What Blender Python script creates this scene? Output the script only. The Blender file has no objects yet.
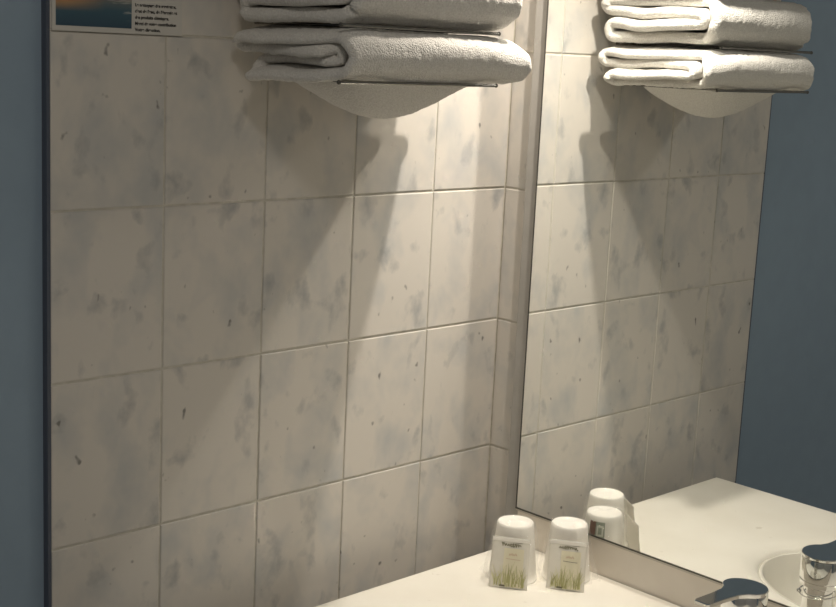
import bpy, bmesh, math, random
from mathutils import Vector, Matrix, noise

random.seed(7)
scene = bpy.context.scene
COL = scene.collection

# ------------------------------------------------------------------ camera
CAM = Vector((1.38176, -1.52379, 1.59175))
RX = Vector((0.692026, 0.720341, 0.047004))      # image right
RY = Vector((0.166109, -0.095536, -0.981469))    # image down
RZ = Vector((-0.702501, 0.687010, -0.185769))    # viewing direction
cam_data = bpy.data.cameras.new('camera')
cam_data.sensor_width = 36.0
cam_data.lens = 1358.396 * 36.0 / 836.0
cam_data.clip_start = 0.02
cam = bpy.data.objects.new('camera', cam_data)
COL.objects.link(cam)
X, Y, Z = RX, -RY, -RZ
cam.matrix_world = Matrix(((X.x, Y.x, Z.x, CAM.x), (X.y, Y.y, Z.y, CAM.y), (X.z, Y.z, Z.z, CAM.z), (0, 0, 0, 1)))
scene.camera = cam

# ------------------------------------------------------------------ world, exposure
world = bpy.data.worlds.new('world')
scene.world = world
world.use_nodes = True
world.node_tree.nodes['Background'].inputs[0].default_value = (0.5, 0.48, 0.45, 1)
world.node_tree.nodes['Background'].inputs[1].default_value = 0.02
vs = scene.view_settings
vs.view_transform = 'Standard'
vs.look = 'None'
vs.gamma = 1.0
vs.use_curve_mapping = False
vs.exposure = 0.0
cyc = scene.cycles
cyc.use_denoising = True
cyc.max_bounces = 10
cyc.diffuse_bounces = 5
cyc.glossy_bounces = 6
cyc.transparent_max_bounces = 12
cyc.caustics_reflective = True
cyc.blur_glossy = 0.0
cyc.sample_clamp_indirect = 0.0
cyc.use_guiding = True
cyc.use_surface_guiding = True
cyc.guiding_training_samples = 64

LAMP_POS = [(0.262, -0.120, 1.95)]
LAMP_POWER = [21.5]
LAMP_RADIUS = 0.011
LAMP_COLOR = (1.0, 0.91, 0.79)
FILL_POWER = 6.0

# ------------------------------------------------------------------ materials
def new_mat(name):
    m = bpy.data.materials.new(name)
    m.use_nodes = True
    nt = m.node_tree
    return m, nt, nt.nodes['Principled BSDF']

def simple(name, col, rough=0.5, metal=0.0, spec=0.5, sheen=0.0):
    m, nt, b = new_mat(name)
    b.inputs['Base Color'].default_value = (*col, 1)
    b.inputs['Roughness'].default_value = rough
    b.inputs['Metallic'].default_value = metal
    b.inputs['Specular IOR Level'].default_value = spec
    if sheen:
        b.inputs['Sheen Weight'].default_value = sheen
    return m

def node(nt, t, **kw):
    n = nt.nodes.new(t)
    for k, v in kw.items():
        setattr(n, k, v)
    return n

def ramp(nt, stops):
    r = nt.nodes.new('ShaderNodeValToRGB')
    els = r.color_ramp.elements
    while len(els) > 1:
        els.remove(els[-1])
    els[0].position = stops[0][0]; els[0].color = stops[0][1]
    for p, c in stops[1:]:
        e = els.new(p); e.color = c
    return r

def mix(nt, fac, a, b, mode='MIX'):
    n = nt.nodes.new('ShaderNodeMix'); n.data_type = 'RGBA'; n.blend_type = mode
    for sock, v in ((n.inputs[0], fac), (n.inputs[6], a), (n.inputs[7], b)):
        if hasattr(v, 'links') or hasattr(v, 'is_linked'):
            nt.links.new(v, sock)
        else:
            sock.default_value = v if isinstance(v, (int, float)) else (*v, 1) if len(v) == 3 else v
    return n.outputs[2]

def tile_material():
    """cream glazed tile with cloudy blue grey veins and a few dark pits; every tile its own piece of the pattern"""
    m, nt, b = new_mat('marbled_tile')
    L = nt.links
    tc = node(nt, 'ShaderNodeTexCoord'); oi = node(nt, 'ShaderNodeObjectInfo')
    off = node(nt, 'ShaderNodeVectorMath', operation='SCALE'); 
    cmb = node(nt, 'ShaderNodeCombineXYZ')
    mul = node(nt, 'ShaderNodeMath', operation='MULTIPLY'); mul.inputs[1].default_value = 57.0
    mul2 = node(nt, 'ShaderNodeMath', operation='MULTIPLY'); mul2.inputs[1].default_value = 23.0
    L.new(oi.outputs['Random'], mul.inputs[0]); L.new(oi.outputs['Random'], mul2.inputs[0])
    L.new(mul.outputs[0], cmb.inputs[0]); L.new(mul2.outputs[0], cmb.inputs[1]); L.new(mul.outputs[0], cmb.inputs[2])
    add = node(nt, 'ShaderNodeVectorMath', operation='ADD')
    L.new(tc.outputs['Object'], add.inputs[0]); L.new(cmb.outputs[0], add.inputs[1])
    mp = node(nt, 'ShaderNodeMapping'); mp.inputs['Scale'].default_value = (1.0, 1.0, 0.8)
    mp.inputs['Rotation'].default_value = (0.35, 0, 0)
    L.new(add.outputs[0], mp.inputs[0])
    n1 = node(nt, 'ShaderNodeTexNoise'); n1.inputs['Scale'].default_value = 15; n1.inputs['Detail'].default_value = 3; n1.inputs['Roughness'].default_value = 0.55; n1.inputs['Distortion'].default_value = 0.15
    L.new(mp.outputs[0], n1.inputs['Vector'])
    r1 = ramp(nt, [(0.46, (0, 0, 0, 1)), (0.74, (1, 1, 1, 1))])
    L.new(n1.outputs[0], r1.inputs[0])
    n2 = node(nt, 'ShaderNodeTexNoise'); n2.inputs['Scale'].default_value = 24; n2.inputs['Detail'].default_value = 4; n2.inputs['Distortion'].default_value = 0.15
    L.new(mp.outputs[0], n2.inputs['Vector'])
    r2 = ramp(nt, [(0.585, (0, 0, 0, 1)), (0.80, (1, 1, 1, 1))])
    L.new(n2.outputs[0], r2.inputs[0])
    n3 = node(nt, 'ShaderNodeTexNoise'); n3.inputs['Scale'].default_value = 62; n3.inputs['Detail'].default_value = 1.5
    L.new(mp.outputs[0], n3.inputs['Vector'])
    r3 = ramp(nt, [(0.735, (0, 0, 0, 1)), (0.80, (1, 1, 1, 1))])
    L.new(n3.outputs[0], r3.inputs[0])
    c1 = mix(nt, r1.outputs[0], (0.675, 0.635, 0.58), (0.52, 0.52, 0.51))
    f2 = node(nt, 'ShaderNodeMath', operation='MULTIPLY'); f2.inputs[1].default_value = 0.9
    L.new(r2.outputs[0], f2.inputs[0])
    c2 = mix(nt, f2.outputs[0], c1, (0.29, 0.305, 0.32))
    f3 = node(nt, 'ShaderNodeMath', operation='MULTIPLY'); f3.inputs[1].default_value = 0.85
    L.new(r3.outputs[0], f3.inputs[0])
    c3 = mix(nt, f3.outputs[0], c2, (0.17, 0.165, 0.15))
    L.new(c3, b.inputs['Base Color'])
    b.inputs['Roughness'].default_value = 0.42
    b.inputs['Specular IOR Level'].default_value = 0.35
    bp = node(nt, 'ShaderNodeBump'); bp.inputs['Strength'].default_value = 0.12; bp.inputs['Distance'].default_value = 0.002
    L.new(n1.outputs[0], bp.inputs['Height']); L.new(bp.outputs[0], b.inputs['Normal'])
    return m

def noisy(name, ca, cb, scale, rough, bump=0.0, dist=0.001, spec=0.5, detail=3, sheen=0.0, lo=0.35, hi=0.65):
    m, nt, b = new_mat(name)
    tc = node(nt, 'ShaderNodeTexCoord')
    n = node(nt, 'ShaderNodeTexNoise'); n.inputs['Scale'].default_value = scale; n.inputs['Detail'].default_value = detail
    nt.links.new(tc.outputs['Object'], n.inputs['Vector'])
    r = ramp(nt, [(lo, (*ca, 1)), (hi, (*cb, 1))])
    nt.links.new(n.outputs[0], r.inputs[0]); nt.links.new(r.outputs[0], b.inputs['Base Color'])
    b.inputs['Roughness'].default_value = rough; b.inputs['Specular IOR Level'].default_value = spec
    if sheen:
        b.inputs['Sheen Weight'].default_value = sheen
    if bump:
        bp = node(nt, 'ShaderNodeBump'); bp.inputs['Strength'].default_value = bump; bp.inputs['Distance'].default_value = dist
        nt.links.new(n.outputs[0], bp.inputs['Height']); nt.links.new(bp.outputs[0], b.inputs['Normal'])
    return m

def counter_material():
    m, nt, b = new_mat('cream_solid_surface')
    tc = node(nt, 'ShaderNodeTexCoord')
    n = node(nt, 'ShaderNodeTexNoise'); n.inputs['Scale'].default_value = 9; n.inputs['Detail'].default_value = 5
    nt.links.new(tc.outputs['Object'], n.inputs['Vector'])
    r = ramp(nt, [(0.3, (0.81, 0.775, 0.69, 1)), (0.7, (0.865, 0.835, 0.755, 1))])
    nt.links.new(n.outputs[0], r.inputs[0])
    n2 = node(nt, 'ShaderNodeTexNoise'); n2.inputs['Scale'].default_value = 42; n2.inputs['Detail'].default_value = 2
    nt.links.new(tc.outputs['Object'], n2.inputs['Vector'])
    r2 = ramp(nt, [(0.72, (0, 0, 0, 1)), (0.78, (0.35, 0.35, 0.35, 1))])
    nt.links.new(n2.outputs[0], r2.inputs[0])
    c = mix(nt, r2.outputs[0], r.outputs[0], (0.45, 0.40, 0.31))
    nt.links.new(c, b.inputs['Base Color'])
    b.inputs['Roughness'].default_value = 0.38; b.inputs['Specular IOR Level'].default_value = 0.4
    return m

def terry_material():
    m, nt, b = new_mat('white_terry')
    L = nt.links
    tc = node(nt, 'ShaderNodeTexCoord')
    n = node(nt, 'ShaderNodeTexNoise'); n.inputs['Scale'].default_value = 420; n.inputs['Detail'].default_value = 2
    v = node(nt, 'ShaderNodeTexVoronoi'); v.inputs['Scale'].default_value = 520
    L.new(tc.outputs['Object'], n.inputs['Vector']); L.new(tc.outputs['Object'], v.inputs['Vector'])
    ad = node(nt, 'ShaderNodeMath', operation='SUBTRACT')
    L.new(n.outputs[0], ad.inputs[0]); L.new(v.outputs['Distance'], ad.inputs[1])
    r = ramp(nt, [(0.3, (0.69, 0.665, 0.62, 1)), (0.65, (0.82, 0.795, 0.75, 1))])
    L.new(n.outputs[0], r.inputs[0]); L.new(r.outputs[0], b.inputs['Base Color'])
    bp = node(nt, 'ShaderNodeBump'); bp.inputs['Strength'].default_value = 0.55; bp.inputs['Distance'].default_value = 0.0022
    L.new(ad.outputs[0], bp.inputs['Height']); L.new(bp.outputs[0], b.inputs['Normal'])
    b.inputs['Roughness'].default_value = 0.95; b.inputs['Specular IOR Level'].default_value = 0.1
    b.inputs['Sheen Weight'].default_value = 0.25
    return m

def film_material(name, alpha, col, rough):
    """thin clear film: mostly see-through with a soft gloss"""
    m, nt, b = new_mat(name)
    b.inputs['Base Color'].default_value = (*col, 1)
    b.inputs['Roughness'].default_value = rough
    b.inputs['Specular IOR Level'].default_value = 0.8
    b.inputs['Alpha'].default_value = alpha
    return m

def seascape_material():
    """flat print: a sunset over the sea (object x runs along the wall, z up)"""
    m, nt, b = new_mat('sea_photo_print')
    L = nt.links
    tc = node(nt, 'ShaderNodeTexCoord'); sp = node(nt, 'ShaderNodeSeparateXYZ')
    L.new(tc.outputs['Object'], sp.inputs[0])
    mp = node(nt, 'ShaderNodeMapping'); mp.inputs['Scale'].default_value = (1, 18, 170)
    L.new(tc.outputs['Object'], mp.inputs[0])
    n = node(nt, 'ShaderNodeTexNoise'); n.inputs['Scale'].default_value = 1.0; n.inputs['Detail'].default_value = 3
    L.new(mp.outputs[0], n.inputs['Vector'])
    mr = node(nt, 'ShaderNodeMapRange'); mr.inputs[1].default_value = 0.0; mr.inputs[2].default_value = 0.11
    L.new(sp.outputs[2], mr.inputs[0])
    sea = ramp(nt, [(0.0, (0.035, 0.075, 0.115, 1)), (0.17, (0.05, 0.11, 0.15, 1)), (0.25, (0.12, 0.15, 0.16, 1)), (0.30, (0.22, 0.19, 0.15, 1)), (0.42, (0.62, 0.33, 0.12, 1)), (1.0, (0.25, 0.36, 0.55, 1))])
    L.new(mr.outputs[0], sea.inputs[0])
    # sun glow to the left of the picture
    gx = node(nt, 'ShaderNodeMapRange'); gx.inputs[1].default_value = 0.062; gx.inputs[2].default_value = 0.012
    L.new(sp.outputs[1], gx.inputs[0])
    gz = node(nt, 'ShaderNodeMapRange'); gz.inputs[1].default_value = 0.016; gz.inputs[2].default_value = 0.036
    L.new(sp.outputs[2], gz.inputs[0])
    g = node(nt, 'ShaderNodeMath', operation='MULTIPLY'); L.new(gx.outputs[0], g.inputs[0]); L.new(gz.outputs[0], g.inputs[1])
    c = mix(nt, g.outputs[0], sea.outputs[0], (0.75, 0.36, 0.08))
    rw = ramp(nt, [(0.60, (0, 0, 0, 1)), (0.70, (1, 1, 1, 1))]); L.new(n.outputs[0], rw.inputs[0])
    fx = node(nt, 'ShaderNodeMapRange'); fx.inputs[1].default_value = 0.03; fx.inputs[2].default_value = 0.07
    L.new(sp.outputs[1], fx.inputs[0])
    fz = node(nt, 'ShaderNodeMapRange'); fz.inputs[1].default_value = 0.006; fz.inputs[2].default_value = 0.016
    L.new(sp.outputs[2], fz.inputs[0])
    f = node(nt, 'ShaderNodeMath', operation='MULTIPLY'); L.new(fx.outputs[0], f.inputs[0]); L.new(fz.outputs[0], f.inputs[1])
    f2 = node(nt, 'ShaderNodeMath', operation='MULTIPLY'); L.new(f.outputs[0], f2.inputs[0]); L.new(rw.outputs[0], f2.inputs[1])
    c2 = mix(nt, f2.outputs[0], c, (0.50, 0.50, 0.46))
    L.new(c2, b.inputs['Base Color'])
    b.inputs['Roughness'].default_value = 0.5
    return m

M = {}
M['tile'] = tile_material()
M['grout'] = noisy('grout', (0.56, 0.53, 0.46), (0.66, 0.63, 0.56), 60, 0.9, 0.2)
M['blue'] = noisy('blue_paint', (0.285, 0.372, 0.465), (0.295, 0.385, 0.48), 25, 0.75, 0.08, 0.001, 0.25)
M['ceiling'] = noisy('white_paint', (0.82, 0.81, 0.78), (0.85, 0.84, 0.81), 20, 0.85, 0.05)
M['floor'] = noisy('grey_floor', (0.44, 0.42, 0.39), (0.54, 0.52, 0.48), 12, 0.45, 0.05)
M['panel'] = noisy('shaded_laminate', (0.40, 0.385, 0.36), (0.43, 0.415, 0.39), 40, 0.5, 0.02)  # board tone darkened for the shade beside the mirror
M['panel_lit'] = noisy('lit_laminate', (0.70, 0.65, 0.58), (0.75, 0.70, 0.63), 14, 0.4)  # same board, lightened in colour for light bounced off the counter
M['edge_shade'] = simple('shaded_tile_edge', (0.085, 0.10, 0.135), 0.5)  # dark colour stands in for the shadow gap at the tile edge
M['mirror'] = simple('mirror_silver', (0.93, 0.945, 0.93), 0.0, 1.0)
M['edge'] = simple('mirror_edge_dark', (0.10, 0.095, 0.085), 0.35, 0.6)
M['seal'] = simple('clear_silicone', (0.55, 0.52, 0.46), 0.4)
M['counter'] = counter_material()
M['basin'] = noisy('glossy_basin', (0.74, 0.71, 0.63), (0.78, 0.75, 0.67), 6, 0.2, 0, 0.001, 0.5)
M['chrome'] = simple('chrome', (0.80, 0.80, 0.79), 0.06, 1.0)
M['wire'] = simple('chromed_wire', (0.30, 0.29, 0.27), 0.07, 1.0)
M['terry'] = terry_material()
M['cup'] = simple('white_cup_plastic', (0.92, 0.895, 0.835), 0.35)
M['film'] = film_material('cellophane', 0.12, (0.97, 0.96, 0.92), 0.12)
M['pouch'] = film_material('milky_pouch', 0.72, (0.93, 0.90, 0.82), 0.3)
M['pouch_panel'] = film_material('cream_print', 0.9, (0.84, 0.79, 0.60), 0.35)
M['leaf'] = simple('green_print', (0.42, 0.41, 0.19), 0.5)
M['leaf2'] = simple('pale_green_print', (0.62, 0.61, 0.36), 0.5)
M['ink'] = simple('olive_ink', (0.16, 0.15, 0.09), 0.5)
M['tan'] = simple('tan_ink', (0.60, 0.46, 0.32), 0.5)
M['black'] = simple('black_ink', (0.015, 0.014, 0.013), 0.6)
M['card'] = noisy('card_stock', (0.60, 0.58, 0.54), (0.62, 0.60, 0.56), 30, 0.5)
M['photo'] = seascape_material()
M['brown'] = simple('sticker_brown', (0.16, 0.06, 0.035), 0.5)
M['green_grey'] = simple('sticker_green', (0.30, 0.34, 0.27), 0.5)
M['pale'] = simple('sticker_pale', (0.66, 0.68, 0.60), 0.5)
M['lamp_metal'] = simple('satin_nickel', (0.60, 0.58, 0.55), 0.3, 1.0)

# ------------------------------------------------------------------ helpers
def link_mesh(name, bm, mat, parent=None, smooth=False, mats=None):
    me = bpy.data.meshes.new(name)
    bmesh.ops.recalc_face_normals(bm, faces=bm.faces[:])
    bm.to_mesh(me); bm.free()
    if smooth:
        for p in me.polygons:
            p.use_smooth = True
    for mm in (mats or [mat]):
        me.materials.append(mm)
    o = bpy.data.objects.new(name, me)
    COL.objects.link(o)
    if parent is not None:
        o.parent = parent
    return o

def thing(name, label, cat, loc=(0, 0, 0), group=None):
    o = bpy.data.objects.new(name, None)
    o.empty_display_size = 0.05
    COL.objects.link(o); o.location = loc
    o['label'] = label; o['category'] = cat
    if group:
        o['group'] = group
    return o

def tag(o, label, cat, group=None):
    o['label'] = label; o['category'] = cat
    if group:
        o['group'] = group
    return o

def struct(o, label, cat):
    o['kind'] = 'structure'; o['label'] = label; o['category'] = cat
    return o

def box(bm, lo, hi, bevel=0.0, seg=2):
    r = bmesh.ops.create_cube(bm, size=1.0)
    vs_ = r['verts']
    for v in vs_:
        v.co = Vector([lo[i] + (v.co[i] + 0.5) * (hi[i] - lo[i]) for i in range(3)])
    if bevel:
        es = list({e for v in vs_ for e in v.link_edges})
        bmesh.ops.bevel(bm, geom=es, offset=bevel, segments=seg, affect='EDGES', profile=0.5)

def box_obj(name, lo, hi, mat, parent=None, bevel=0.0, seg=2):
    bm = bmesh.new(); box(bm, lo, hi, bevel, seg)
    return link_mesh(name, bm, mat, parent)

def grid_faces(bm, rows, closed_u=True):
    """rows: list of equally long vertex lists"""
    for a, b in zip(rows[:-1], rows[1:]):
        n = len(a)
        for i in range(n if closed_u else n - 1):
            j = (i + 1) % n
            try:
                bm.faces.new((a[i], a[j], b[j], b[i]))
            except ValueError:
                pass

def lathe(bm, prof, center=(0, 0, 0), seg=40, cap_bottom=True, cap_top=True):
    rows = []
    for r, z in prof:
        rows.append([bm.verts.new((center[0] + r * math.cos(2 * math.pi * i / seg), center[1] + r * math.sin(2 * math.pi * i / seg), center[2] + z)) for i in range(seg)])
    grid_faces(bm, rows)
    if cap_bottom: bm.faces.new(rows[0])
    if cap_top: bm.faces.new(rows[-1])
    return rows

def tube(bm, pts, r, seg=12, closed=False):
    pts = [Vector(p) for p in pts]
    n = len(pts); rows = []
    ref = Vector((0, 0, 1))
    for i, p in enumerate(pts):
        if closed:
            t = pts[(i + 1) % n] - pts[i - 1]
        else:
            t = pts[min(i + 1, n - 1)] - pts[max(i - 1, 0)]
        t.normalize()
        a = ref if abs(t.dot(ref)) < 0.95 else Vector((1, 0, 0))
        u = t.cross(a).normalized(); v = t.cross(u)
        rr = r[i] if isinstance(r, (list, tuple)) else r
        rows.append([bm.verts.new(p + rr * (math.cos(2 * math.pi * k / seg) * u + math.sin(2 * math.pi * k / seg) * v)) for k in range(seg)])
    if closed:
        grid_faces(bm, rows + [rows[0]])
    else:
        grid_faces(bm, rows)
        bm.faces.new(rows[0]); bm.faces.new(rows[-1])

# ------------------------------------------------------------------ the room
TW, TH = 0.152, 0.202                 # tile pitch
ROW0 = 1.3886                         # height of one horizontal joint
TILE_Y0, WALL_X = -5 * TW, -0.012     # tiled field ends here; painted wall sits back from the tile face
RXM, RYM, RH = 2.3, -2.6, 2.45

wl = struct(box_obj('wall_left', (-0.15, RYM, 0), (WALL_X, 0.02, RH), M['blue']), 'blue painted side wall with a field of marbled tiles', 'wall')
wb = struct(box_obj('wall_back', (-0.15, 0.010, 0), (RXM, 0.15, RH), M['blue']), 'wall behind the mirror with a narrow strip of tiles', 'wall')
struct(box_obj('wall_right', (RXM, RYM, 0), (RXM + 0.12, 0.15, RH), M['ceiling']), 'white painted wall on the right of the room', 'wall')
struct(box_obj('wall_front', (-0.15, RYM - 0.12, 0), (RXM + 0.12, RYM, RH), M['ceiling']), 'white painted wall opposite the mirror', 'wall')
struct(box_obj('floor', (-0.15, RYM - 0.12, -0.1), (RXM + 0.12, 0.15, 0), M['floor']), 'grey bathroom floor', 'floor')
struct(box_obj('ceiling', (-0.15, RYM - 0.12, RH), (RXM + 0.12, 0.15, RH + 0.1), M['ceiling']), 'white painted ceiling', 'ceiling')

GAP = 0.0026
box_obj('grout_bed', (WALL_X - 0.001, TILE_Y0 + 0.0015, 0.0), (-0.0016, 0.0105, ROW0 + 4 * TH), M['grout'], wl)
box_obj('grout_bed', (-0.0016, 0.0016, 0.0), (0.20, 0.0112, ROW0 + 4 * TH), M['grout'], wb)
box_obj('edge_strip', (WALL_X - 0.001, TILE_Y0 - 0.003, 0.0), (-0.0012, TILE_Y0 + 0.0014, ROW0 + 4 * TH), M['edge_shade'], wl)  # strip coloured dark as painted shade where the tiles end

def tile_mesh(name, w, h, axis):
    bm = bmesh.new()
    if axis == 'x':      # face looks along +x
        box(bm, (-0.008, -w / 2, -h / 2), (0.0, w / 2, h / 2))
    else:                # face looks along -y
        box(bm, (-w / 2, 0.0, -h / 2), (w / 2, 0.008, h / 2))
    front = [e for e in bm.edges if all(abs(v.co.x if axis == 'x' else v.co.y) < 1e-6 for v in e.verts)]
    bmesh.ops.bevel(bm, geom=front, offset=0.0014, segments=2, affect='EDGES', profile=0.5)
    bmesh.ops.recalc_face_normals(bm, faces=bm.faces[:])
    me = bpy.data.meshes.new(name); bm.to_mesh(me); bm.free()
    me.materials.append(M['tile'])
    return me

full_x = tile_mesh('tile', TW - GAP, TH - GAP, 'x')
full_y = tile_mesh('tile', TW - GAP, TH - GAP, 'y')
low_h = ROW0 - 6 * TH
low_x = tile_mesh('tile', TW - GAP, low_h - GAP, 'x')
low_y = tile_mesh('tile', TW - GAP, low_h - GAP, 'y')
for k in range(-7, 4):
    if k == -7:
        zc, mx, my = low_h / 2, low_x, low_y
    else:
        zc, mx, my = ROW0 + (k + 0.5) * TH, full_x, full_y
    for c in range(5):
        o = bpy.data.objects.new('tile', mx); COL.objects.link(o); o.parent = wl
        o.location = (random.uniform(-0.0003, 0.0003), -(c + 0.5) * TW, zc)
        o.rotation_euler = (random.uniform(-0.001, 0.001), random.uniform(-0.0015, 0.0015), random.uniform(-0.002, 0.002))
    o = bpy.data.objects.new('tile', my); COL.objects.link(o); o.parent = wb
    o.location = (0.5 * TW, random.uniform(-0.0003, 0.0003), zc)
    o.rotation_euler = (0, 0, random.uniform(-0.001, 0.001))

# board behind the mirror
MX0, MX1, MZ0, MZ1, MY = 0.0783, 1.002, 0.9064, 1.860, -0.0194
PX0, PX1, PY = 0.0507, 1.030, -0.0125
panel = box_obj('mirror_backing_board', (PX0, PY, 0.852), (PX1, -0.0006, 1.985), M['panel'], None, 0.0008, 1)
tag(panel, 'plain grey board behind the mirror, showing as a strip beside the glass', 'board')

mir = thing('wall_mirror', 'large frameless wall mirror above the counter with thin dark edge', 'mirror', ((MX0 + MX1) / 2, MY, MZ0))
def world_child(o, parent):
    o.parent = parent
    o.matrix_parent_inverse = Matrix.Translation(-Vector(parent.location))
    return o
g = box_obj('mirror_glass', (MX0 + 0.0016, MY, MZ0 + 0.0018), (MX1, PY - 0.0003, MZ1), M['mirror']); world_child(g, mir)
e = box_obj('edge_strip', (MX0, MY - 0.0006, MZ0), (MX0 + 0.0016, PY - 0.0002, MZ1), M['edge']); world_child(e, mir)
e = box_obj('bottom_channel', (MX0, MY - 0.0010, MZ0 - 0.0002), (MX1, PY - 0.0002, MZ0 + 0.0018), M['edge']); world_child(e, mir)
e = box_obj('bottom_seal', (MX0, MY + 0.0005, MZ0 - 0.0035), (MX1, PY - 0.0001, MZ0 - 0.0005), M['seal']); world_child(e, mir)

# ------------------------------------------------------------------ vanity: counter with oval basin
CX0, CX1, CY0, CY1, CZ = 0.0739, 1.006, -0.0125, -0.5725, 0.85
BC, BRX, BRY = Vector((0.54, -0.322)), 0.197, 0.150
van = thing('vanity_counter', 'cream vanity counter with moulded oval basin under the mirror', 'counter', ((CX0 + CX1) / 2, -0.29, CZ))

def rect_hit(a, x0, x1, y0, y1):
    dx, dy = math.cos(a), math.sin(a)
    t = 1e9
    if dx > 1e-9: t = min(t, (x1 - BC.x) / dx)
    if dx < -1e-9: t = min(t, (x0 - BC.x) / dx)
    if dy > 1e-9: t = min(t, (y0 - BC.y) / dy)
    if dy < -1e-9: t = min(t, (y1 - BC.y) / dy)
    return BC.x + t * dx, BC.y + t * dy

def angle_set(x0, x1, y0, y1, n=120):
    A = [2 * math.pi * i / n for i in range(n)]
    for x in (x0, x1):
        for y in (y0, y1):
            A.append(math.atan2(y - BC.y, x - BC.x) % (2 * math.pi))
    return sorted(A)

ANG = angle_set(CX0, CX1, CY0, CY1)
corners = [(CX0, CY0), (CX0, CY1), (CX1, CY0), (CX1, CY1)]
def rect_ring(bm, ins, z):
    out = []
    for a in ANG:
        x, y = rect_hit(a, CX0, CX1, CY0, CY1)
        # inset keeps the back edge against the board
        x = min(max(x, CX0 + ins), CX1 - ins); y = min(max(y, CY1 + ins), CY0)
        out.append(bm.verts.new((x, y, z)))
    return out
def ell_ring(bm, s, z, ds=0.0):
    return [bm.verts.new((BC.x + (BRX * s + ds) * math.cos(a), BC.y + (BRY * s + ds) * math.sin(a), z)) for a in
            [math.atan2(math.sin(q), math.cos(q)) for q in ANG]]

bm = bmesh.new()
rows = [ell_ring(bm, 1, CZ - 0.0125, 0.000), ell_ring(bm, 1, CZ - 0.0085, 0.0020), ell_ring(bm, 1, CZ - 0.0052, 0.0070), ell_ring(bm, 1, CZ - 0.0030, 0.0125), ell_ring(bm, 1, CZ - 0.0012, 0.0185), ell_ring(bm, 1, CZ - 0.0003, 0.025), ell_ring(bm, 1, CZ, 0.031)]
rows += [rect_ring(bm, 0.012, CZ), rect_ring(bm, 0.005, CZ), rect_ring(bm, 0.0025, CZ - 0.0008), rect_ring(bm, 0.0008, CZ - 0.0025), rect_ring(bm, 0.0, CZ - 0.005),
         rect_ring(bm, 0.0, CZ - 0.034), rect_ring(bm, 0.003, CZ - 0.038), rect_ring(bm, 0.02, CZ - 0.038)]
rows += [ell_ring(bm, 1, CZ - 0.038, 0.012)]
grid_faces(bm, rows)
top = link_mesh('countertop', bm, M['counter'], None, True); world_child(top, van)
top.data.set_sharp_from_angle(angle=math.radians(35))
bm = bmesh.new()
rows = []
for s, dz in ((1.0, -0.0125), (0.995, -0.015), (0.975, -0.022), (0.94, -0.045), (0.87, -0.075), (0.75, -0.102), (0.58, -0.120), (0.36, -0.130), (0.16, -0.134), (0.11, -0.135)):
    rows.append(ell_ring(bm, s, CZ + dz))
grid_faces(bm, rows); bm.faces.new(rows[-1])
bas = link_mesh('basin', bm, M['basin'], None, True); world_child(bas, van)
sm = bas.modifiers.new('thickness', 'SOLIDIFY'); sm.thickness = 0.006; sm.offset = -1
bm = bmesh.new(); lathe(bm, [(0.022, 0), (0.022, 0.002), (0.017, 0.003), (0.012, 0.001)], (BC.x, BC.y, CZ - 0.1348), 28)
dr = link_mesh('drain', bm, M['chrome'], None, True); world_child(dr, van)
a = box_obj('apron', (CX0 + 0.03, CY1 + 0.02, CZ - 0.20), (CX1 - 0.03, CY1 + 0.038, CZ - 0.038), M['counter'], None, 0.002); world_child(a, van)
for x in (CX0 + 0.03, CX1 - 0.048):
    a = box_obj('side_panel', (x, CY1 + 0.038, CZ - 0.20), (x + 0.018, -0.0006, CZ - 0.038), M['counter'], None, 0.002); world_child(a, van)
bs = box_obj('backsplash', (MX0, PY - 0.0018, CZ - 0.0002), (CX1, PY - 0.0001, MZ0 - 0.0036), M['panel_lit']); tag(bs, 'low backsplash strip between counter and mirror, lightened for bounce light', 'backsplash')  # board strip under the mirror, split off to carry the lighter bounce tone
bm = bmesh.new()
box(bm, (PX0 + 0.024, PY - 0.0028, CZ - 0.0002), (CX1, PY - 0.0019, CZ + 0.0012))
sl = link_mesh('seal', bm, M['seal']); world_child(sl, van)

# ------------------------------------------------------------------ faucet
FX, FY = 0.541, -0.113
fa = thing('basin_mixer_tap', 'chrome basin mixer tap with flat lever on the counter', 'tap', (FX, FY, CZ))
bm = bmesh.new()
lathe(bm, [(0.026, 0.0), (0.026, 0.004), (0.0235, 0.006), (0.0225, 0.02), (0.0215, 0.045), (0.0205, 0.062), (0.0245, 0.064)], seg=44)
link_mesh('body', bm, M['chrome'], fa, True).data.set_sharp_from_angle(angle=math.radians(40))
bm = bmesh.new()
pts = [(0, -0.012, 0.038), (0, -0.045, 0.046), (0, -0.085, 0.050), (0, -0.112, 0.047), (0, -0.124, 0.037)]
tube(bm, pts, [0.017, 0.0145, 0.0125, 0.0115, 0.0105], 18)
link_mesh('spout', bm, M['chrome'], fa, True).data.set_sharp_from_angle(angle=math.radians(50))
bm = bmesh.new()
lathe(bm, [(0.0125, 0.0), (0.0125, 0.009), (0.009, 0.009), (0.009, 0.004)], (0, -0.1255, 0.0255), 24, False, True)
link_mesh('aerator', bm, M['chrome'], fa, True).data.set_sharp_from_angle(angle=math.radians(40))
bm = bmesh.new()
lathe(bm, [(0.0255, 0.062), (0.0275, 0.0635), (0.0275, 0.069), (0.0262, 0.0700), (0.0262, 0.0712), (0.0282, 0.0722), (0.0282, 0.098), (0.0275, 0.1005), (0.0255, 0.1018)], seg=48)
link_mesh('cartridge_cap', bm, M['chrome'], fa, True).data.set_sharp_from_angle(angle=math.radians(30))
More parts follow.
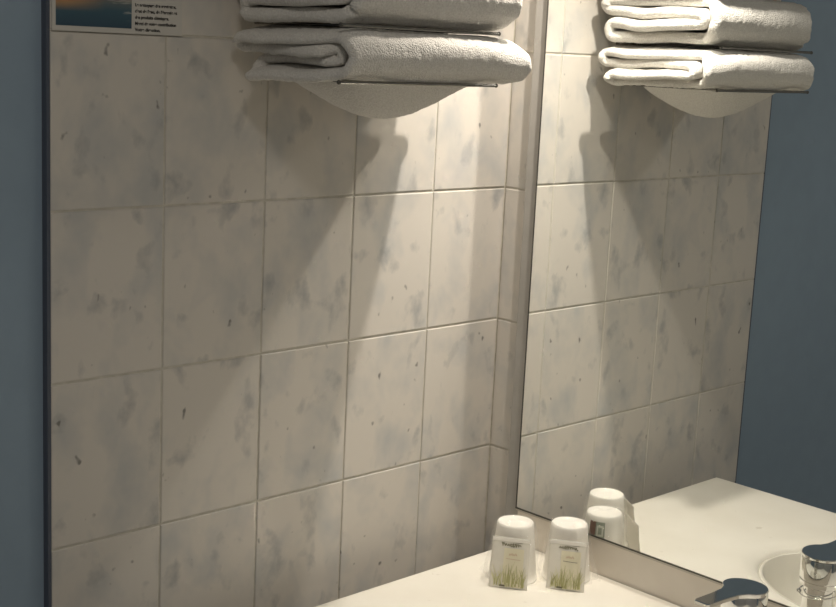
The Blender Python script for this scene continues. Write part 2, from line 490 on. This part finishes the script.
# flat lever: round plate over the cap drawn out into a tapering handle
bm = bmesh.new()
out = []
for i in range(33):
    t = math.radians(-52 + 284 * i / 32)
    out.append((0.0275 * math.cos(t), 0.0275 * math.sin(t)))
out += [(-0.0125, -0.034), (-0.0105, -0.060), (-0.0100, -0.092), (-0.0085, -0.0955), (0.0085, -0.0955), (0.0100, -0.092), (0.0105, -0.060), (0.0125, -0.034)]
def lever_z(y): return 0.1066 - y * 0.045
top_v = [bm.verts.new((x, y, lever_z(y))) for x, y in out]
mid_v = [bm.verts.new((x * 1.03, y * 1.006, lever_z(y) - 0.0012)) for x, y in out]
low_v = [bm.verts.new((x * 1.02, y * 1.004, (0.1016 if y > -0.03 else lever_z(y) - 0.0052))) for x, y in out]
grid_faces(bm, [low_v, mid_v, top_v]); bm.faces.new(top_v); bm.faces.new(low_v)
link_mesh('lever', bm, M['chrome'], fa)
bm = bmesh.new()
ringp = [(0.0265 * math.cos(2 * math.pi * i / 36), 0.0265 * math.sin(2 * math.pi * i / 36), 0.052 + 0.0035 * math.sin(2 * math.pi * i / 36 + 2.5)) for i in range(36)]
tube(bm, ringp, 0.0011, 8, True)
rg = link_mesh('chain_ring', bm, M['chrome'], fa, True)
bm = bmesh.new(); bmesh.ops.create_icosphere(bm, subdivisions=2, radius=0.0036, matrix=Matrix.Translation((-0.0205, 0.0175, 0.0505)))
link_mesh('chain_bead', bm, M['chrome'], rg, True)

# ------------------------------------------------------------------ towel rack
RK_Y0, RK_Y1, RK_X = -0.520, -0.262, 0.212
ARM_Y0, ARM_Y1 = -0.478, -0.284
SAG_Y0, SAG_Y1 = -0.474, -0.280
ZL, ZU, ZT = 1.5482, 1.6115, 1.7010
rack = thing('towel_rack', 'chromed wire towel rack with stacked tiers on the tiled wall', 'rack', (0, -0.4, ZL))
def tier(zr):
    bm = bmesh.new()
    tube(bm, [(RK_X, RK_Y0, zr), (RK_X, RK_Y1, zr)], 0.0022, 14)
    r = link_mesh('front_rail', bm, M['wire'], None, True); world_child(r, rack); r.data.set_sharp_from_angle(angle=math.radians(50))
    for y in (RK_Y0, RK_Y1):
        bm = bmesh.new(); bmesh.ops.create_uvsphere(bm, u_segments=14, v_segments=8, radius=0.0027, matrix=Matrix.Translation((RK_X, y, zr)))
        cpt = link_mesh('rail_tip', bm, M['edge'], None, True); world_child(cpt, rack)
    bm = bmesh.new()
    tube(bm, [(0.030, -0.460, zr), (0.030, -0.255, zr)], 0.0026, 12)
    r = link_mesh('rear_rail', bm, M['wire'], None, True); world_child(r, rack)
    for y in (ARM_Y0, ARM_Y1):
        bm = bmesh.new(); tube(bm, [(-0.001, y, zr), (RK_X, y, zr)], 0.0020, 12)
        r = link_mesh('arm', bm, M['wire'], None, True); world_child(r, rack)
tier(ZL); tier(ZU); tier(ZT)

# ------------------------------------------------------------------ towels
def resample(path, step):
    """closed polyline -> evenly spaced points"""
    P = [Vector(p) for p in path]; n = len(P)
    seg = [(P[(i + 1) % n] - P[i]).length for i in range(n)]
    tot = sum(seg); cnt = int(tot / step); out = []
    i, acc = 0, 0.0
    for k in range(cnt):
        t = tot * k / cnt
        while acc + seg[i] < t:
            acc += seg[i]; i += 1
        out.append(P[i].lerp(P[(i + 1) % n], (t - acc) / seg[i] if seg[i] else 0))
    return out, tot

def arc(cx, cz, r, a0, a1, n=10):
    return [(cx + r * math.cos(math.radians(a0 + (a1 - a0) * i / n)), cz + r * math.sin(math.radians(a0 + (a1 - a0) * i / n))) for i in range(n + 1)]

def towel_loop(zb, lay, xf, lobes, inner, sagline=None):
    z1, z2, z3, z4 = zb + lay * 0.5, zb + lay * 1.5, zb + lay * 2.5, zb + lay * 3.5
    rf = (z4 - z1) / 2; zc = (z1 + z4) / 2; rl = lay / 2
    xa, xb = lobes            # wall side ends of the upper and the lower fold
    path = []
    n = 16
    path += [(xb + (xf - rf - xb) * i / n, z1) for i in range(n)]
    path += arc(xf - rf, zc, rf, -90, 90, 18)
    path += [(xf - rf + (xa - xf + rf) * i / n, z4) for i in range(1, n)]
    path += arc(xa, (z3 + z4) / 2, rl, 90, 270, 8)
    path += [(xa + (inner - xa) * i / n, z3) for i in range(1, n)]
    path += arc(inner, (z2 + z3) / 2, rl, 90, -90, 8)
    path += [(inner + (xb - inner) * i / n, z2) for i in range(1, n)]
    path += arc(xb, (z1 + z2) / 2, rl, 90, 270, 8)[:-1]
    return path, (z1, z2, z3, z4)

def make_towel(name, label, zb, lay, thick, xf, lobes, inner, y0, y1, seed, sag=0.0, stagger=0.006, droop=0.0, taper=0.0, recess=0.0):
    path, zs = towel_loop(zb, lay, xf, lobes, inner)
    pts, tot = resample(path, 0.0032)
    n = len(pts)
    nor = []
    for i in range(n):
        t = (pts[(i + 1) % n] - pts[i - 1]).normalized()
        nor.append(Vector((t.y, -t.x)))           # outward for a counter-clockwise loop
    span = y1 - y0
    re = thick * 0.55
    ys = []
    for k in range(7):
        ys.append((re * (1 - math.cos(math.pi / 2 * k / 6)), math.sin(math.pi / 2 * k / 6)))
    inner_n = 84
    st = [(y0 + d_, max(0.10, s_)) for d_, s_ in ys]
    st += [(y0 + re + (span - 2 * re) * k / inner_n, 1.0) for k in range(1, inner_n)]
    st += [(y1 - d_, max(0.10, s_)) for d_, s_ in reversed(ys)]
    bm = bmesh.new()
    rows_o, rows_i = [], []
    ymid = (y0 + y1) / 2
    for (y, s_) in st:
        ro, ri = [], []
        v = (y - y0) / span
        for i in range(n):
            p, q = pts[i], nor[i]
            ph = 2 * math.pi * i / n
            # each layer ends at a slightly different place
            e0 = stagger * noise.noise(Vector((p.x * 9, p.y * 60, seed)))
            e1 = stagger * noise.noise(Vector((p.x * 9, p.y * 60, seed + 9)))
            fr = 1.0 - 0.9 * max(0.0, min(1.0, (p.x - inner + 0.01) / 0.02))
            yy = y + (e0 * (1 - v) * 1.6 + e1 * v * 1.6) * fr
            px, pz = p.x, p.y
            tp = max(0.0, (p.x - 0.07) / 0.15)
            hz = abs(p.y - (zs[0] + zs[3]) / 2) / ((zs[3] - zs[0]) / 2)
            yy = ymid + (yy - ymid) * (1 - taper * tp ** 2.2 - (0.14 if v > 0.5 else 0.04) * (0.30 + 0.70 * tp) * hz ** 3.5)
            if v < 0.5:
                yy += 0.012 * max(0.0, 1 - hz) * (1 - fr) * (1 - v / 0.5)
            if v < 0.5 and hz < 0.8 and p.x < inner + lay:
                yy += recess * (1 - v / 0.5)
            low = noise.noise(Vector((p.x * 14, yy * 11, p.y * 40 + seed)))
            pz += 0.0020 * low + 0.0022 * noise.noise(Vector((p.x * 22, p.y * 130, seed * 3)))
            px += 0.003 * noise.noise(Vector((seed, yy * 10, p.y * 20)))
            pz += 0.0042 * (max(0.0, v - 0.55) / 0.45) * (1 - max(0.0, hz - 0.6) / 0.4) * noise.noise(Vector((p.x * 16, (zs[0] + zs[3]) * 0.5 * 9 + p.y * 45, seed * 2)))
            if sag:
                fx = max(0.0, min(1.0, (px - 0.030) / (RK_X - 0.030)))
                bx = math.sin(math.pi * fx) ** 0.8 if 0 < fx < 1 else 0.0
                fy = max(0.0, min(1.0, (yy - SAG_Y0) / (SAG_Y1 - SAG_Y0)))
                by = math.sin(math.pi * fy) ** 0.7 if 0 < fy < 1 else 0.0
                wgt = max(0.0, 1 - (p.y - zs[0]) / (lay * 1.0))
                pz -= sag * bx * by * wgt
            # free ends hang down a little past the rails
            pz -= droop * 1.6 * (max(0.0, yy - ARM_Y1) / 0.07) ** 1.8 + droop * 2.4 * (max(0.0, ARM_Y0 - yy) / 0.05) ** 1.6
            f1 = 0.0011 * noise.noise(Vector((px * 150, yy * 150, pz * 150 + seed))) + 0.0006 * noise.noise(Vector((px * 420, yy * 420, pz * 420)))
            ho = thick / 2 * s_
            o_ = (px + q.x * (ho + f1), yy, pz + q.y * (ho + f1))
            i_ = (px - q.x * (ho - 0.0004), yy, pz - q.y * (ho - 0.0004))
            ro.append(bm.verts.new(o_)); ri.append(bm.verts.new(i_))
        rows_o.append(ro); rows_i.append(ri)
    grid_faces(bm, rows_o)
    grid_faces(bm, [list(r) for r in rows_i])
    grid_faces(bm, [rows_o[0], rows_i[0]]); grid_faces(bm, [rows_o[-1], rows_i[-1]])
    o = link_mesh(name, bm, M['terry'], None, True)
    return tag(o, label, 'towel', 'folded towels on the rack')

make_towel('folded_towel', 'folded white terry towel on the middle tier, above the sagging towel', ZU + 0.0036, 0.0182, 0.0172, 0.216, (0.036, 0.046), 0.190, -0.532, -0.206, 3.1, 0.0, 0.010, 0.002, 0.16, 0.006)
make_towel('folded_towel', 'folded white terry towel sagging through the lower tier of the rack', ZL + 0.0036, 0.0144, 0.0137, 0.221, (0.038, 0.062), 0.190, -0.530, -0.203, 11.7, 0.052, 0.014, 0.004, 0.05, 0.010)

make_towel('folded_towel', 'thick folded white bath towel on the topmost tier of the rack', ZT + 0.0036, 0.0190, 0.0180, 0.220, (0.036, 0.046), 0.190, -0.545, -0.205, 21.3, 0.0, 0.010, 0.002, 0.10)

# ------------------------------------------------------------------ information card on the tiles
CARD_Y0, CARD_Z0, CARD_W, CARD_H = -0.7575, 1.5905, 0.170, 0.128
card = thing('information_card', 'printed card with a sea sunset photo on the upper left tiles', 'card', (0.0006, CARD_Y0, CARD_Z0))
box_obj('card_sheet', (0, 0, 0), (0.0012, CARD_W, CARD_H), M['card'], card)
ph = box_obj('photo', (0.0012, 0.0, 0.0), (0.0015, 0.0965, 0.108), M['photo'], card)
ph.location = (0, 0.0045, 0.0058)
def text_obj(body, size, loc, mat, parent, name='text_line', width=None):
    cu = bpy.data.curves.new(name, 'FONT'); cu.body = body; cu.size = size; cu.extrude = 0.0001; cu.offset = 0.00018
    tmp = bpy.data.objects.new(name, cu); COL.objects.link(tmp)
    dg = bpy.context.evaluated_depsgraph_get()
    me = bpy.data.meshes.new_from_object(tmp.evaluated_get(dg))
    COL.objects.unlink(tmp); bpy.data.objects.remove(tmp)
    xs = [v.co.x for v in me.vertices]
    k = width / (max(xs) - min(xs)) if width else 1.0
    for v in me.vertices:
        v.co = Vector((v.co.z, v.co.x * k, v.co.y))     # stands on the wall, reads along +y
    me.materials.clear(); me.materials.append(mat)
    o = bpy.data.objects.new(name, me); COL.objects.link(o); o.parent = parent; o.location = loc
    return o
lines = [("Le nettoyage des serviettes,", 0.0560), ("c'est de l'eau, de l'énergie et", 0.0575), ("des produits chimiques.", 0.0462), ("Merci de votre contribution", 0.0560), ("Votre direction.", 0.0350)]
for i, (t, w) in enumerate(lines):
    text_obj(t, 0.0050, (0.00135, 0.1055, 0.0034 + (4 - i) * 0.0070), M['black'], card, width=w)

# ------------------------------------------------------------------ cups in cellophane
def make_cup(label, x, y, h, sticker=False, seed=0.0):
    c = thing('drinking_cup', label, 'cup', (x, y, CZ), 'wrapped cups by the mirror')
    rt, rb = 0.0262, 0.0345
    bm = bmesh.new()
    prof = [(rb - 0.0022, 0.0), (rb + 0.0006, 0.0), (rb + 0.0008, 0.003), (rb - 0.0004, 0.004)]
    for k in range(1, 9):
        prof.append((rb + (rt - rb) * k / 9, 0.004 + (h - 0.008) * k / 9))
    prof += [(rt + 0.0002, h - 0.003), (rt - 0.0004, h - 0.0012), (rt - 0.0016, h), (rt - 0.0035, h - 0.0006), (rt - 0.0052, h - 0.0026), (rt - 0.012, h - 0.003), (0.0015, h - 0.0026)]
    lathe(bm, prof, seg=56, cap_bottom=False)
    o = link_mesh('cup_shell', bm, M['cup'], c, True); o.data.set_sharp_from_angle(angle=math.radians(50))
    # loose crumpled film bag around the cup
    bm = bmesh.new(); rows = []; seg = 72
    H = [0.0006, 0.004, 0.012, 0.025, 0.042, 0.06, h - 0.012, h - 0.003, h + 0.0010, h + 0.0022, h + 0.0026]
    for k, z in enumerate(H):
        f = z / h
        base = rb + (rt - rb) * min(f, 1) + 0.0016
        if k == 8: base = rt + 0.0004
        if k == 9: base = rt - 0.006
        if k == 10: base = 0.004
        row = []
        for i in range(seg):
            a = 2 * math.pi * i / seg
            cr = noise.noise(Vector((math.cos(a) * 3.2, math.sin(a) * 3.2, z * 28 + seed)))
            cr2 = noise.noise(Vector((math.cos(a) * 8, math.sin(a) * 8, z * 60 + seed)))
            ease = max(0.0, 1 - f) 
            r = base + max(0.0, (0.0022 + 0.0075 * ease) * (0.35 + cr)) + 0.0008 * cr2 * (0.4 + ease)
            if k >= 8: r = base
            r = max(r, base - 0.0008)
            row.append(bm.verts.new((r * math.cos(a), r * math.sin(a), z + (0.0014 * max(0, cr2) if k >= 8 else 0))))
        rows.append(row)
    grid_faces(bm, rows); bm.faces.new(rows[-1])
    link_mesh('film_bag', bm, M['film'], c, False)
    # pinched film seam standing out at the foot
    for ang, ln in ((-2.75, 0.013), (0.55, 0.013)):
        bm = bmesh.new(); r1 = []; r2 = []
        for k in range(9):
            t = k / 8
            r = rb + 0.003 + ln * t
            wob = 0.0016 * math.sin(t * 7 + seed)
            ca, sa = math.cos(ang), math.sin(ang)
            zt = 0.016 * (1 - t) ** 0.8 + 0.003
            r1.append(bm.verts.new((r * ca - wob * sa, r * sa + wob * ca, 0.0005)))
            r2.append(bm.verts.new((r * ca - wob * 2.2 * sa, r * sa + wob * 2.2 * ca, zt)))
        grid_faces(bm, [r1, r2], False)
        link_mesh('film_seam', bm, M['film'], c)
    if sticker:
        def patch(nm, a0, a1, z0, z1, mat, lift):
            bm = bmesh.new(); rows = []
            for k in range(5):
                z = z0 + (z1 - z0) * k / 4
                r = rb + (rt - rb) * z / h + lift
                rows.append([bm.verts.new((r * math.cos(a0 + (a1 - a0) * i / 10), r * math.sin(a0 + (a1 - a0) * i / 10), z)) for i in range(11)])
            grid_faces(bm, rows, False)
            return link_mesh(nm, bm, mat, None)
        s = patch('sticker', 0.85, 1.68, 0.048, 0.074, M['green_grey'], 0.0006); s.parent = c
        for nm, q in (('sticker_picture', (1.33, 1.68, 0.052, 0.074, M['brown'], 0.0010)), ('sticker_text_box', (0.92, 1.26, 0.053, 0.069, M['pale'], 0.0010)), ('sticker_rule', (0.85, 1.68, 0.048, 0.0496, M['ink'], 0.0011)), ('sticker_print', (1.00, 1.18, 0.056, 0.066, M['green_grey'], 0.0013))):
            w = patch(nm, *q); w.parent = s
    return c

cup1 = make_cup('white upside-down wrapped cup nearer the tiled wall, away from the mirror', 0.1700, -0.1235, 0.0845, False, 1.0)
cup2 = make_cup('white upside-down wrapped cup closer to the mirror, on the right', 0.2165, -0.0595, 0.0820, True, 5.0)

# ------------------------------------------------------------------ sachets leaning on the cups
def make_sachet(label, bl, br, lean, hgt, seed):
    """bl, br: foot corners on the counter; leans back towards the cup"""
    bl, br = Vector((*bl, CZ)), Vector((*br, CZ))
    mid = (bl + br) / 2; ux = (br - bl); w = ux.length; ux.normalize()
    back = Vector((-ux.y, ux.x, 0))              # towards the mirror
    up = (Vector((0, 0, 1)) * math.cos(lean) + back * math.sin(lean)).normalized()
    nrm = ux.cross(up).normalized()              # towards the room
    root = thing('toiletry_sachet', label, 'sachet', mid, 'printed sachets leaning on the cups')
    rnd = random.Random(seed)
    def S(u, v, lift=0.0):
        # u -0.5..0.5 across, v 0..1 up
        bul = 0.0042 * max(0.0, (1 - (2 * abs(u)) ** 2.4)) * max(0.0, math.sin(math.pi * min(1, max(0, (v + 0.02) / 0.90)))) ** 0.7
        wav = 0.0009 * noise.noise(Vector((u * 4, v * 5, seed)))
        wid = 1.0 - 0.02 * v + 0.012 * noise.noise(Vector((v * 3, seed, 0)))
        P = ux * (u * w * wid) + up * (v * hgt)
        return P + nrm * (bul + wav + lift + 0.0012)
    bm = bmesh.new()
    nu, nv = 14, 20
    fr = [[bm.verts.new(S(-0.5 + i / nu, j / nv)) for i in range(nu + 1)] for j in range(nv + 1)]
    bk = [[bm.verts.new(S(-0.5 + i / nu, j / nv) - nrm * (0.0008 + 2 * (S(-0.5 + i / nu, j / nv).dot(nrm) - 0.0012) * 0.6 * (0 < i < nu))) for i in range(nu + 1)] for j in range(nv + 1)]
    grid_faces(bm, fr, False); grid_faces(bm, bk, False)
    grid_faces(bm, [[r[0] for r in fr], [r[0] for r in bk]], False); grid_faces(bm, [[r[-1] for r in fr], [r[-1] for r in bk]], False)
    grid_faces(bm, [fr[0], bk[0]], False); grid_faces(bm, [fr[-1], bk[-1]], False)
    link_mesh('pouch', bm, M['pouch'], root, True)
    def patch(nm, u0, u1, v0, v1, mat, lift, k=6):
        bm = bmesh.new()
        rows = [[bm.verts.new(S(u0 + (u1 - u0) * i / k, v0 + (v1 - v0) * j / k, lift)) for i in range(k + 1)] for j in range(k + 1)]
        grid_faces(bm, rows, False)
        return link_mesh(nm, bm, mat, root, True)
    def stroke(bm, pts, wd, lift):
        L, Rr = [], []
        for i, (u, v) in enumerate(pts):
            a = pts[max(i - 1, 0)]; b = pts[min(i + 1, len(pts) - 1)]
            dx, dy = (b[0] - a[0]) * w, (b[1] - a[1]) * hgt
            l = math.hypot(dx, dy) or 1
            ww = wd[i] if isinstance(wd, list) else wd
            ox, oy = -dy / l * ww / w, dx / l * ww / hgt
            L.append(bm.verts.new(S(u + ox, v + oy, lift))); Rr.append(bm.verts.new(S(u - ox, v - oy, lift)))
        grid_faces(bm, [L, Rr], False)
    patch('top_seal', -0.49, 0.49, 0.925, 0.985, M['cup'], 0.0004)
    patch('cream_label', -0.16, 0.36, 0.03, 0.80, M['pouch_panel'], 0.0004, 10)
    # handwriting-like brand scribble across the top
    bm = bmesh.new()
    pts = []
    for i in range(60):
        t = i / 59
        pts.append((-0.24 + 0.50 * t + 0.012 * math.sin(t * 46), 0.868 - 0.012 * t + (0.030 + 0.012 * math.sin(t * 9 + seed)) * math.sin(t * 52 + seed)))
    stroke(bm, pts, 0.00060, 0.0007)
    stroke(bm, [(-0.05 + 0.36 * t / 14, 0.905 - 0.03 * math.cos(t / 14 * 3.0) - 0.02 * t / 14) for t in range(15)], 0.00035, 0.0007)
    link_mesh('script_print', bm, M['ink'], root)
    # small crest and the rule under it
    bm = bmesh.new()
    for k in range(4):
        stroke(bm, [(-0.02 + 0.05 * k, 0.66 + 0.012 * (k % 2)), (-0.005 + 0.05 * k, 0.70 + 0.012 * (k % 2)), (0.03 + 0.05 * k, 0.665)], 0.0006, 0.0007)
    link_mesh('crest_print', bm, M['tan'], root)
    bm = bmesh.new(); stroke(bm, [(-0.10 + 0.38 * t / 8, 0.600 - 0.01 * t / 8) for t in range(9)], 0.00035, 0.0007)
    link_mesh('rule_print', bm, M['tan'] if seed < 3 else M['ink'], root)
    # grass blades printed along the foot
    for nm, mat, cnt in (('grass_print', M['leaf'], 24), ('pale_grass_print', M['leaf2'], 44)):
        bm = bmesh.new()
        for k in range(cnt):
            u0 = rnd.uniform(-0.38, 0.42); h_ = rnd.uniform(0.16, 0.46) * (1 - 0.5 * abs(u0 - 0.08)); bend = rnd.uniform(-0.14, 0.14)
            v0 = rnd.uniform(0.03, 0.12)
            pts = [(u0 + bend * (t / 7) ** 2, v0 + h_ * t / 7) for t in range(8)]
            stroke(bm, pts, [0.00075 * (1 - t / 7.5) + 0.0001 for t in range(8)], 0.0006 if mat is M['leaf2'] else 0.0009)
        o = link_mesh(nm, bm, mat, root)
        o['kind'] = 'stuff'
    patch('dark_mark', -0.22, -0.08, 0.035, 0.068, M['ink'], 0.0012, 3)
    return root

make_sachet('milky sachet with green grass print leaning on the cup nearer the tiles', (0.1708, -0.1735), (0.2163, -0.1435), 0.12, 0.0720, 2.0)
make_sachet('milky sachet with green grass print leaning on the cup by the mirror', (0.2252, -0.1138), (0.2702, -0.0843), 0.12, 0.0705, 4.0)

# ------------------------------------------------------------------ lamp above the mirror, added ceiling fill
def make_lamp(label, p, power):
    x, y, z = p
    t = thing('mirror_lamp', label, 'lamp', (x, PY, z))
    o = box_obj('back_plate', (-0.03, -0.010, -0.022), (0.03, -0.0002, 0.030), M['lamp_metal'], t, 0.003)
    bm = bmesh.new(); tube(bm, [(0, -0.008, 0.012), (0, -0.05, 0.024), (0, y - PY, 0.045)], 0.005, 14)
    link_mesh('arm', bm, M['lamp_metal'], t, True)
    bm = bmesh.new(); lathe(bm, [(0.010, 0.020), (0.013, 0.022), (0.013, 0.052), (0.009, 0.056)], (0, y - PY, 0), 24)
    link_mesh('socket', bm, M['lamp_metal'], t, True)
    ld = bpy.data.lights.new('halogen_light', 'SPOT'); ld.spot_size = math.radians(120); ld.spot_blend = 1.0; ld.energy = power; ld.shadow_soft_size = LAMP_RADIUS; ld.color = LAMP_COLOR
    lo = bpy.data.objects.new('halogen_light', ld); COL.objects.link(lo); lo.parent = t; lo.location = (0, y - PY, 0)
    return t
make_lamp('small halogen lamp on a nickel arm above the mirror', LAMP_POS[0], LAMP_POWER[0])

cl = thing('added_fill_lamp', 'round fill lamp added on the bathroom ceiling, out of view', 'lamp', (1.25, -1.35, RH))  # unseen lamp, added to fill the painted wall and towel fronts
bm = bmesh.new(); lathe(bm, [(0.15, -0.0005), (0.155, -0.012), (0.15, -0.022), (0.142, -0.022)], seg=48)
link_mesh('fill_lamp_ring', bm, M['lamp_metal'], cl, True)
ld = bpy.data.lights.new('fill_light', 'AREA'); ld.shape = 'DISK'; ld.size = 0.28; ld.energy = FILL_POWER; ld.color = (1.0, 0.93, 0.84)
lo = bpy.data.objects.new('fill_light', ld); COL.objects.link(lo); lo.parent = cl; lo.location = (0, 0, -0.026)
